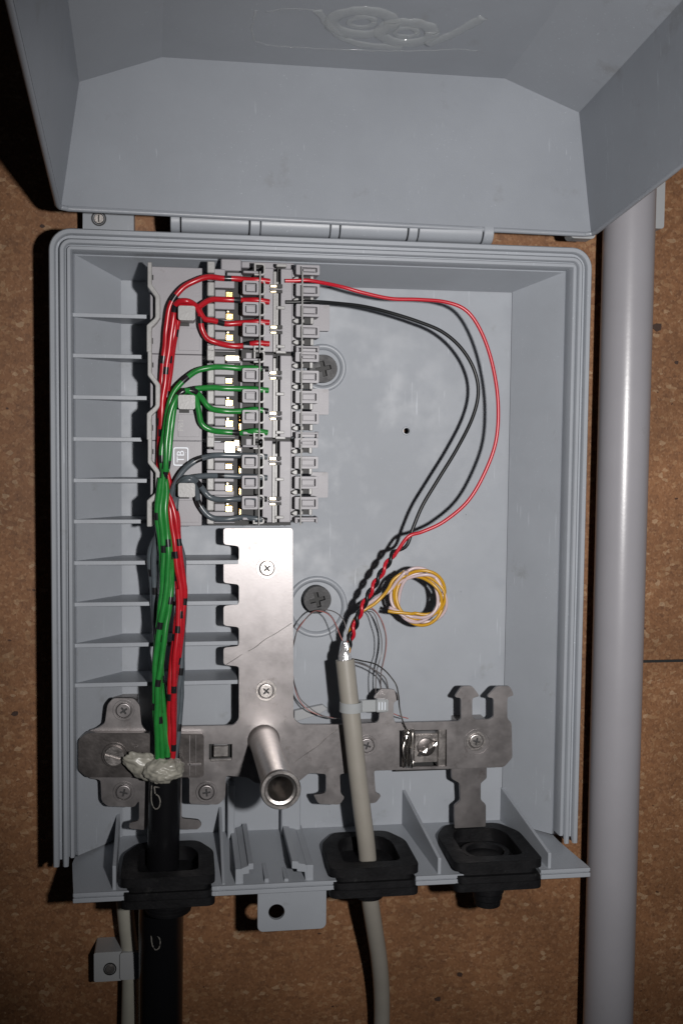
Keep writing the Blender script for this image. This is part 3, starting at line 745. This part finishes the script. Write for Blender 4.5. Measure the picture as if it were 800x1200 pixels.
# inner shadowed web
px('clamp_web', [(281.5,318,284,412,41)], 'terminal_plastic', .3)
# middle surfaces
H2 = 47
px('test_plate', [(309,314,320,412.6,H2)], bevel=.25, h0=38)
px('disconnect_strip', [(320.5,318,323.5,412.6,H2+1),(323.6,330,326,412.6,H2-.4)], 'terminal_light', .2, h0=38)
px('slot_gap', [(325,312,330,412.6,42)], 'dark_gap', 0, h0=38)
px('right_plate', [(329,315,342,412.6,H2+.6)], bevel=.3, h0=38)
px('right_side', [(342,318,347,412,H2-3)], bevel=.2, h0=38)
px('bridge_tab', [(324,358.5,334,362.5,H2+1.4),(324,404,334,408,H2+1.4),(324,309,336,313,H2+.5)], 'terminal_light', .25)
for y in (338.5,386.5):
    px('test_contact', [(316.4,y-5.4,325,y-.9,H2+1.6),(316.8,y+1.6,324.6,y+5.0,H2+1.6)], 'pale_contact', .35, h0=42)
    px('contact_bar', [(316.2,y-.8,331,y+1.4,H2+1.9)], bevel=.2); px('contact_slot', [(325.2,y-5.5,331,y-1,H2+1.4),(325.2,y+1.6,331,y+5,H2+1.4)], 'dark_gap', 0, h0=42)
# right clamps
def rclamp(y0, y1):
    H = 51.5; x0, x1 = 347, 374.5; bm = B(); p, q = P(x0,y0,H), P(x1,y1,H); m_ = P(354.5,y0,H).x
    o = rrect(p.x, q.x, q.z, p.z, .5, 3)
    i1 = rrect(m_-.2, q.x-1.15, q.z+1.1, p.z-1.1, .3, 2); 
    slab(bm, [o, i1], 41, H); f = obj('clamp_frame', bm, 'terminal_plastic', tl, bevel=.2)
    bm = B(); box(bm, m_+.35, q.x-1.7, q.z+1.5, p.z-1.5, 41, H-1.0); box(bm, p.x+.3, q.x-.3, q.z+.3, p.z-.3, 40, H-3); obj('clamp_key', bm, 'terminal_plastic', f, bevel=.2)
    px('clamp_slit', [(351.8,y0+2,353.4,y1-1,51.7)], 'dark_gap', 0, h0=50)
rclamp(310,322.5); rclamp(332,347.5)
for y0, y1 in ((356,371.5),(380.5,396)): rclamp(y0, y1)
px('clamp_frame', [(347,405,374,408,51.5),(347,405,350,412.6,51.4),(371.5,405,374,412.6,51.3),(350,408,371,412.6,48)], bevel=.2)
for y in (327,352,376,401):
    bm = B(); a = P(343,y,50)
    slab(bm, Q([(342.5,y),(347,y-3),(350,y-2.6),(350,y+2.6),(347,y+3)], 49.5), 42, 49.5); obj('guide_tip', bm, 'terminal_light', tl, bevel=.25)
    px('guide_block', [(352,y-2.5,356.5,y+2.5,49),(363.5,y-4,367.5,y+4,47)], 'terminal_light', .3)
    px('insertion_slot', [(356.5,y-3.6,363.5,y+3.6,45.5)], 'dark_gap', 0, h0=42)
# right tab
a = P(366,357,38); b = P(386,388,38); bm = B(); slab(bm, rrect(a.x, b.x, b.z, a.z, .6), 34, 38); obj('side_tab', bm, 'terminal_plastic', tl, bevel=.25)
# silver spring wires along each clamp column
for x in (305, 354.5):
    a = P(x, 318, 51.9); b = Vector((a.x, a.y, zbot+1)); 
    bm = B(); tube(bm, [a.lerp(b, i/3) for i in range(4)], .36, n=8, raw=True); obj('spring_wire', bm, 'terminal_light', tl, smooth=True)
base = (Lo.x, -36, Lo.z-pitch)
for k, lab in ((1, 'middle grey terminal strip holding four green wires on its left side'), (2, 'lowest grey terminal strip holding four dark slate wires above the steel upright')):
    m_ = dup(tl, (Lo.x, -36, Lo.z-pitch*(k+1)), lab)
    if k == 2: m3 = m_
    else: m2 = m_
ORG[m3.name] = Vector((Lo.x,-36,Lo.z-pitch*3)); ORG[m2.name] = Vector((Lo.x,-36,Lo.z-pitch*2))
for m_, nm, pieces in ((m2, 'earth_contact', [((264,416),(281,423.5))]), (m3, 'earth_contact', [((263,517),(276,531)),((274,515),(281,523)),((278,525),(283,529))])):
    bm = B()
    for i, (a, b) in enumerate(pieces): pbox(bm, a, b, 42, 46.6+.2*i)
    obj(nm, bm, 'pale_contact', m_, bevel=.4)
    y = pieces[0][0][1]
    bm = B(); pbox(bm, (283,y-6),(296,y+7), 43, 47.6); obj('junction_recess', bm, 'dark_gap', m_)  # solid black block, the recess's shade is in its colour
    bm = B(); pbox(bm, (288,y-3),(295,y+6), 43, 48.2); obj('junction_key', bm, 'terminal_plastic', m_, bevel=.3)
for m_, ys in ((m2, (488,500)), (m3, (550,575,600))):
    for y in ys:
        bm = B(); pbox(bm, (280,y-4),(282.4,y+5), 40, 44.5); obj('clamp_glow', bm, 'brass', m_, bevel=.3)  # brass strips added to paint the warm glow on the clamp sides
# label plate on the lowest strip
a, b = P(203,524,HM+.5), P(221,546,HM+.5)
bm = B(); slab(bm, [rrect(a.x, b.x, b.z, a.z, .9), rrect(a.x+.6, b.x-.6, b.z+.6, a.z-.6, .6)], HM-.2, HM+.7); lp = obj('label_frame', bm, 'label_paint', m3, bevel=.15)
c = P(212,535,HM+.3); text('TB', 4.6, (c.x,-HM-.1,c.z), 'label_paint', m3, rot=math.pi/2, depth=.2)
c = P(212,498,HM+.3); text('PB1', 3.6, (c.x,-HM-.35,c.z), 'terminal_light', m2, rot=math.pi/2, depth=.12)
# top carrier behind the first strip
bm = B(); pbox(bm, (259,303),(283,318), 30, 42); pbox(bm, (283,306),(345,316), 30, 39); 
tag(obj('strip_carrier', bm, 'terminal_plastic', bevel=.4), 'pale plastic carrier end peeking out above the topmost terminal strip', 'carrier')

# ================================================================== BLACK CABLE and its conductors
cb = thing('black_cable', 'thick black cable fanning out into red, green and slate wires on the left', 'cable', P(190,1200,30))
top = P(194,905,42)
sheath = [P(194,900,42), P(193,940,42), P(192,985,42), P(191,1040,40), P(190,1060,38), P(190,1120,33), P(189,1200,30), P(189,1300,28)]
bm = B(); tube(bm, sheath, 7.2, n=32); obj('cable_sheath', bm, 'black_sheath', cb, smooth=True)
def mark(px_, py0, hc, r, xc):
    bm = B(); lines = [[(178,-15),(177.5,-2),(178.5,7),(182,13),(186.5,11),(188,4),(186,-2),(183,-4)], [(181,-13),(187,-12)],[(181,-13),(182,-5)]]
    for l in lines:
        tube(bm, [P(x+px_, py0+y, hc+math.sqrt(max(.5, r*r-((x+px_-xc)*.385)**2))+.12) for x, y in l], .30, n=6)
    obj('printed_mark', bm, 'print_white', cb, smooth=True)
mark(0, 935, 42, 7.2, 193); mark(0, 1100, 36.4, 10.2, 189)
RW = 1.28
def path(pts): return [P(a, b, h) for a, b, h in pts]
redT = [
 [(316,330,49),(300,328,49.5),(284,327.5,48),(262,326,48),(246,324,50),(232,327,51),(213,338,51),(200,358,51),(195,385,50),(192.5,415,50),(189.5,450,49),(188,490,49),(186.5,530,48.5),(188,565,48.5)],
 [(315.5,354,49),(300,352,49.5),(284,351.5,48),(262,351,48),(248,351,50),(238,357,52),(231,361,53),(225,356,54),(212,354.5,54),(205,363,52),(205.5,385,50),(200,410,50),(196,440,50),(191,480,49.5),(189,530,48.5),(192,565,48.5)],
 [(315.5,378,49),(300,377,49.5),(284,379,48),(266,380,48),(248,376,50),(240,374.5,51),(236,368,52),(230,358,53.5),(218,353,56),(207,356,54),(203,375,52),(198,410,51),(193,450,50.5),(189,490,50),(190,530,49),(196,570,48.5)],
 [(315.5,403,49),(300,402,49.5),(284,405,48),(268,404.5,48),(252,401,50),(242,396,50),(236,385,50),(235,372,51),(232,361,52.5),(222,355,55),(210,357,53.5),(208,378,50),(203,410,49),(197,450,49),(192,495,48),(192,535,48),(199,570,48)]]
grnT = [
 [(314.5,432.5,49),(300,432,49.5),(284,431.5,48),(262,430.5,48),(246,431,50),(228,436,51),(212,449,52),(200,468,53),(194,500,53),(190,540,53)],
 [(314.5,457.5,49),(300,456.5,49.5),(284,456,48),(262,455.5,48),(246,454.5,50),(228,456,52),(212,463,53),(202,480,54),(197,510,54),(193,545,54)],
 [(314,482,49),(300,480,49.5),(284,482,48),(262,481.5,48),(247,478,50),(238,468,51),(229,459.5,54),(215,460,55),(206,472,54.5),(201,500,54),(197,545,54)],
 [(313.5,507,49),(300,505.5,49.5),(284,507,48),(262,506,48),(247,503,50),(237,496,50),(232.5,480,51),(228,464,53),(216,458,56),(205,470,55.5),(198,495,55.5),(194,545,55)]]
slaT = [
 [(313,535.5,49),(300,534.5,49.5),(284,534,48),(262,533.5,48),(246,534.5,50),(228,541,51),(212,555,51),(204,569,50),(199,590,48),(188,618,47)],
 [(313,560,49),(300,559,49.5),(284,558.5,48),(262,557,48),(246,557,50),(230,559,52),(216,563,54),(208,569,51),(203,590,48),(190,620,47)],
 [(312.5,585,49),(300,584,49.5),(284,585,48),(262,586,48),(247,583,50),(240,576,50),(233,566,52),(224,559.5,55),(213,563,53.5),(207,573,50),(205,595,48),(206,622,47)],
 [(312.5,610,49),(300,607.5,49.5),(284,606,48),(264,609,48),(249,607,50),(240,600,50),(233,588,50),(230,572,51.5),(223,562,55.5),(212,566,53.5),(207,580,49),(206,600,48),(208,625,47)]]
def bundle(ctr, rad, k, n, tw, y):
    """point of conductor k of n in a loose lay"""
    for (y0, x0, h0_), (y1, x1, h1_) in zip(ctr, ctr[1:]):
        if y0 <= y <= y1:
            t = (y-y0)/(y1-y0); x = x0+(x1-x0)*t; h = h0_+(h1_-h0_)*t; break
    a = 2*math.pi*k/n + tw*(y-550)/100.0
    return (x+rad*math.cos(a)*2.55, y, h+rad*math.sin(a))
gc = [(540,194,52),(600,190,51),(640,196,50),(700,194,49),(750,187,48),(800,184,47),(835,186,46),(870,190,45),(912,192,44)]
rc_ = [(540,190,48),(600,203,48.5),(640,207.5,48),(700,213,46),(740,210,46),(790,203,46),(830,201,45),(870,200,44),(912,196,43)]
sc1 = [(600,184,46),(620,178,44),(700,180,39),(750,183,39),(800,190,40),(850,194,41),(912,195,42)]
sc2 = [(600,206,47),(640,211,46),(700,215,42),(760,214,42),(810,211,42),(850,208,42),(880,204,42),(912,198,42)]
def addw(nm, T, ctr, ys, rad, tw, m, n=4, ks=None):
    for k, t in enumerate(T):
        pts = list(t)
        for y in ys: pts.append(bundle(ctr, rad, (ks[k] if ks else k), n, tw*1.0, y))
        wire(nm, path(pts), RW, m, cb, n=10)
ysG = list(range(575, 912, 24))
addw('green_conductor', grnT, gc, ysG, 1.65, 1.0, 'green_wire')
addw('red_conductor', redT, rc_, list(range(600, 912, 24)), 1.45, -0.9, 'red_wire')
addw('slate_conductor', slaT[:2], sc1, list(range(645, 912, 30)), 1.2, .8, 'slate_wire', 2)
addw('slate_conductor', slaT[2:], sc2, list(range(650, 912, 30)), 1.2, .8, 'slate_wire', 2)
# second green/red mates that only show in the bundle
for k in range(3):
    wire('green_conductor', path([bundle(gc, 2.6 if k else .2, k, 3, 1.4, y) for y in range(560, 912, 22)]), RW, 'green_wire', cb)
for k in range(2):
    wire('red_conductor', path([bundle(rc_, 2.3, k, 2, -.7, y) for y in range(690, 900, 22)]), RW, 'red_wire', cb)
# tape wrapped at the cable end
bm = B(); bmesh.ops.create_icosphere(bm, subdivisions=5, radius=1)
c1 = P(192,903,47)
for v in bm.verts:
    n0 = v.co.copy(); x = n0.x*8.8; z = n0.z*5.6; y = n0.y*8.5
    if n0.z < 0: z *= 1.1
    f = 1+.10*mn.noise(n0*2.2)+.05*mn.noise(n0*6)
    rr = abs(mn.noise(n0*3.0+Vector((3,1,7))))
    f += .16*rr
    v.co = Vector((c1.x-.3+x*f, -44+y*f*.95, c1.z+z*f))
tp = obj('tape_wrap', bm, 'tape', cb, smooth='all')
bm = B(); bmesh.ops.create_icosphere(bm, subdivisions=4, radius=1)
p0 = P(169,898,44)
for v in bm.verts:
    n0 = v.co.copy(); f = 1+.3*mn.noise(n0*2.5+Vector((5,5,5)))+.1*mn.noise(n0*7)
    x = n0.x*9.4*f; z = n0.z*5.6*f*(1.0+.25*n0.x); v.co = Vector((p0.x+x*.94+z*.2, -43+n0.y*2.6*f, p0.z-x*.30+z))
obj('tape_tail', bm, 'tape', cb, smooth='all')

# ================================================================== GREY CABLE, right
gcab = thing('grey_cable', 'slim grey cable with stripped end and red, black, yellow and pink wires', 'cable', P(446,1200,14))
bm = B(); tube(bm, [P(404,773,42), P(408,810,43), P(412.5,850,44), P(418,900,44), P(424,950,44), P(430,1000,43), P(433,1050,40), P(438,1085,35), P(444,1125,28), P(447,1165,22), P(447,1210,18), P(445,1300,14)], lambda t: 4.35-.5*t, n=28)
obj('cable_sheath', bm, 'grey_sheath', gcab, smooth=True)
# foil stub
bm = B(); tube(bm, [P(404,776,42), P(404,765,42), P(406,752,42.5)], lambda t: 3.2-1.4*t, n=14)
for v in bm.verts: v.co += mn.noise_vector(v.co*.9)*.7
obj('foil_stub', bm, 'foil', gcab, smooth=True)
# twisted pair
cl = [(404,770,42),(412,745,43),(420,722,44),(432,697,44),(444,676,44),(456,657,44),(466,640,43)]
base_ = smoothpath([P(*c) for c in cl], 1.0)
def twist(base_, ph, r, turns):
    out = []
    for i, p in enumerate(base_):
        t = (base_[min(i+1,len(base_)-1)]-base_[max(i-1,0)]).normalized(); s = t.cross(Vector((0,-1,0))).normalized(); u = s.cross(t)
        a = ph+2*math.pi*turns*i/len(base_); out.append(p+(s*math.cos(a)+u*math.sin(a))*r)
    return out
redp = twist(base_, 0, .9, 5.5)[:-3]
blkp = twist(base_, math.pi, .9, 5.5)[:-3]
red_out = [(478,629,45),(495,623,45),(520,611,45.5),(548,587,46),(568,553,46.5),(581,515,47),(583,470,47),(576,425,46.5),(563,388,46),(546,364,45.5),(522,354,45),(490,351,45),(458,350,45),(425,343,45.5),(400,336,46),(376,331,48.5),(360,328.5,49.5),(346,329,49.5),(334,329,49.5)]
blk_out = [(469,644,42.5),(477,638,42),(484,618,41.5),(495,592,41),(513,562,40.5),(535,526,40),(553,490,39.5),(560,460,39.5),(555,433,39.5),(540,408,40),(518,389,40.5),(490,377,41),(455,366,42),(425,359,44),(400,356,46),(376,354,48.5),(358,353.5,49.5),(346,354,49.5),(335,354,49.5)]
rp = smoothpath([redp[-1]]+[P(*c) for c in red_out], 1.2); bp_ = smoothpath([blkp[-1]]+[P(*c) for c in blk_out], 1.2)
wire('red_conductor', redp[:-1]+rp, .86, 'red_wire_plain', gcab, raw=True)
wire('black_conductor', blkp[:-1]+bp_, .86, 'black_wire', gcab, raw=True)
# yellow and pink pair, coiled
lead = [(405,768,43),(412,740,41),(422,718,40),(440,704,39),(455,692,38),(463,680,38),(475,670,38.5)]
ctr = (490,701)
coil = []
for i in range(0, 48):
    a = math.radians(118-i*20); r = 33-9.5*(i/47)+1.6*math.sin(i*.9)+1.2*math.sin(i*.37); coil.append((ctr[0]+r*math.cos(a), ctr[1]-r*.97*math.sin(a), 36.5+2.5*math.sin(i*.33)))
tail = [(482,721,37),(470,718,36.5),(455,714,36)]
coilp = [P(*c) for c in lead+coil+tail]
bs = smoothpath(coilp, 1.0)
wire('yellow_conductor', twist(bs, 0, .85, 8.5), .78, 'yellow_wire', gcab, raw=True)
wire('pink_conductor', twist(bs, math.pi, .85, 8.5), .78, 'pink_wire', gcab, raw=True)
# hair-thin spare wires
thin = [
 ('thin_dark', [(405,768,42),(410,735,38),(425,716,34),(440,718,32),(450,738,32),(451,760,32),(446,785,33),(444,808,33),(446,826,30)]),
 ('thin_red', [(407,768,42),(400,745,38),(388,722,34),(372,716,31),(356,727,29),(346,746,27),(343,770,25),(345,800,24),(352,822,24),(372,837,26),(392,842,28)]),
 ('thin_dark', [(408,766,42),(404,730,38),(385,714,33),(362,720,30),(347,742,28),(341,775,26),(346,806,25),(362,829,26),(385,840,28),(398,842,30)]),
 ('thin_red', [(410,766,42),(418,722,36),(432,712,33),(446,726,32),(452,748,32),(448,780,32),(446,808,32),(449,826,30),(462,836,31),(478,842,32)]),
 ('thin_dark', [(409,768,42),(415,728,35),(435,716,33),(444,735,32),(447,765,32),(441,790,32),(440,812,31)]),
]
for m_, p_ in thin: wire('thin_conductor', [P(*c) for c in p_], .25, m_, gcab, n=8)
wire('drain_wire', [P(408,772,43),P(420,773,42),(P(438,779,41)),P(452,786,40),P(462,799,39),P(466,814,38),P(468,830,37),P(473,848,36),P(478,858,35)], .36, 'bare_wire', gcab, n=8)
wire('drain_wire', [P(408,774,42),P(420,777,38),P(440,784,34),P(452,797,32),P(457,818,31)], .3, 'thin_dark', gcab, n=8)
# wire wound on the earth clip
wp = []
for i in range(60):
    a = i*.62; x = 473+i*.17+random.uniform(-.6,.6); wp.append(P(x+4.0*math.sin(a*.5), 877+22*math.sin(a), HP+1.2+2.6*math.cos(a)))
wire('wound_wire', [P(478,858,35)]+wp, .42, 'bare_wire', gcab, n=8)
bm = B(); pbox(bm, (471,857),(485,899), HP-4, HP-.2); obj('clip_cheek', bm, 'steel_dark', br, bevel=.5)

# cable tie
tie = thing('cable_tie', 'translucent nylon cable tie holding the grey cable to the bracket hook', 'cable tie', P(412,828,40))
cc = P(411,828,43.4)
bm = B(); pts = [(cc.x+5.3*math.cos(t*math.pi/14), -cc.y*1+5.0*math.sin(t*math.pi/14)) for t in range(29)]
vslab(bm, [pts[:-1], [(cc.x+(x-cc.x)*.86, -cc.y+(h+cc.y)*.86) for x, h in pts[:-1]]], cc.z-2.3, cc.z+2.3)
obj('tie_band', bm, 'tie_nylon', tie, bevel=.2, smooth=True)
bm = B(); pbox(bm, (421,821),(455,834), 37, 38.6); obj('tie_tail', bm, 'tie_nylon', tie, bevel=.3)
bm = B(); pbox(bm, (441,820),(453,835), 37, 40.6); obj('tie_head', bm, 'tie_nylon', tie, bevel=.5)
for x in (444,447.5,451): 
    bm = B(); pbox(bm, (x-.7,823),(x+.7,832), 40.4, 41); obj('tie_ridge', bm, 'label_paint', tie)
bm = B(); slab(bm, Q([(345,846),(345,833),(378,826),(384,831),(372,838)], 15), HB-.5, 15); tag(obj('tie_offcut', bm, 'clip_plastic', bevel=.2), 'small pale plastic sliver lying behind the bracket arm beside the upright', 'plastic offcut')

# ================================================================== GROMMETS
def grommet(i, lab, nip, xc, front, wd, hb, py0, bowl=True):
    z0 = trayz(50)
    g = thing('rubber_grommet', lab, 'grommet', (xc, -hb, z0-8), 'black rubber grommets in the box floor')
    w2 = wd/2
    outl = rounded([(xc-w2, front), (xc-w2, hb+13), (xc-w2+7, hb), (xc+w2-7, hb), (xc+w2, hb+13), (xc+w2, front)], 4, 4)
    hole = rounded([(xc-w2+7, front-7), (xc-w2+7, hb+15), (xc-w2+11, hb+7), (xc+w2-11, hb+7), (xc+w2-7, hb+15), (xc+w2-7, front-7)], 4, 4)
    bm = B(); vslab(bm, [outl, hole[::-1]], z0+1.0, z0+5.0); obj('upper_flange', bm, 'rubber', g, bevel=.7, seg=2, smooth=True)
    bm = B(); vslab(bm, [[(xc+(x-xc)*.93, hb+2+(h-hb)*.97) for x, h in outl]], z0-4.6, z0-1.5)
    obj('bowl_floor', bm, 'rubber', g, bevel=.5, smooth=True)
    bm = B(); vslab(bm, [[(xc+(x-xc)*.86, hb+3+(h-hb)*.90) for x, h in outl], hole[::-1]], z0-4.5, z0+1.2); obj('groove_wall', bm, 'rubber', g, smooth=True)
    bm = B(); vslab(bm, outl, z0-8.6, z0-4.8); obj('lower_flange', bm, 'rubber', g, bevel=.7, seg=2, smooth=True)
    hc = (hb+front)/2
    bm = B(); r0, r1, ln = nip
    prof_ = [(r0+3.5,0),(r0,-2)] + [(r0-(r0-r1)*k/4+(.0), -2-ln*k/4) for k in range(0,5)]
    pf = []
    for k in range(4):
        ra = r0-(r0-r1)*k/4; pf += [(ra, -1.5-ln*k/4), (ra*.97, -1.5-ln*(k+.85)/4)]
    lathe(bm, (xc, -hc-6, z0-8.5), [(r0+3.0,.2)]+pf, axis='z', n=32); obj('nipple', bm, 'rubber', g, smooth=True)
    if bowl:
        bm = B(); vslab(bm, [circ(xc, hc+1, w2-9, 30), circ(xc, hc+1, w2-11.5, 30)], z0-1.6, z0+1.2); obj('bowl_ring', bm, 'rubber', g, bevel=.5, smooth=True)
    return g
g1 = (X(141,1045,HL+3)+X(252,1045,HL+3))/2; g2 = (X(385,1040,HL+3)+X(493,1040,HL+3))/2; g3 = (X(528,1030,HL+3)+X(640,1030,HL+3))/2
grommet(0, 'left black rubber grommet with the thick black cable through it', (10.4,10.3,6), g1, HL+3.5, 40.5, 26, 0, False)
grommet(1, 'middle black rubber grommet with the slim grey cable through it', (8.5,6.0,5), g2, HL+3.5, 40, 24, 0, False)
grommet(2, 'right black rubber grommet left empty below the steel tongue', (8.6,5.4,13), g3, HL+3.5, 41, 20, 0, True)
# outer sleeve of the black cable below its grommet
bm = B(); tube(bm, [P(190,1050,42), P(189,1080,37), P(189,1120,31), P(188.5,1200,26), P(188,1320,24)], 10.2, n=36); obj('outer_sleeve', bm, 'black_sheath', cb, smooth=True)

# ================================================================== LEFT THIN CORD AND CLIP
cord = thing('pale_cord', 'thin pale cord running behind the black cable at the bottom left', 'cord', P(155,1200,4))
bm = B(); tube(bm, [P(146,1010,14), P(146,1050,14), P(149,1085,13), P(153,1120,12), P(153,1160,12), P(152,1210,12), P(152,1300,12)], 4.1, n=20); obj('cord_sheath', bm, 'cord_sheath', cord, smooth=True)
cp = thing('cable_clip', 'pale square cable clip nailed over the thin cord at lower left', 'cable clip', P(138,1150,0))
a, b = P(110,1118,17), P(164,1149,17)
bm = B(); slab(bm, rrect(a.x, P(140,0,17).x, b.z, a.z, 1), .1, 16); obj('clip_block', bm, 'clip_plastic', cp, bevel=.6, seg=2, smooth=True)
bm = B(); slab(bm, rrect(P(137,0,17).x, b.x, b.z+1, a.z, 1.5), 15.4, 17.6); obj('clip_bridge', bm, 'clip_plastic', cp, bevel=.7, seg=2, smooth=True)
c = P(129,1136,16.5); bm = B(); lathe(bm, (c.x,-16,c.z), [(.1,.9),(1.8,.8),(2.3,.3),(2.3,0)], n=18); obj('nail_head', bm, 'steel_dark', cp, smooth=True)
bm = B(); slab(bm, [circ(c.x,c.z,3.1,20), circ(c.x,c.z,2.5,20)], 15.9, 16.3); obj('nail_ring', bm, 'dark_gap', cp)

SC.render.engine = 'CYCLES'
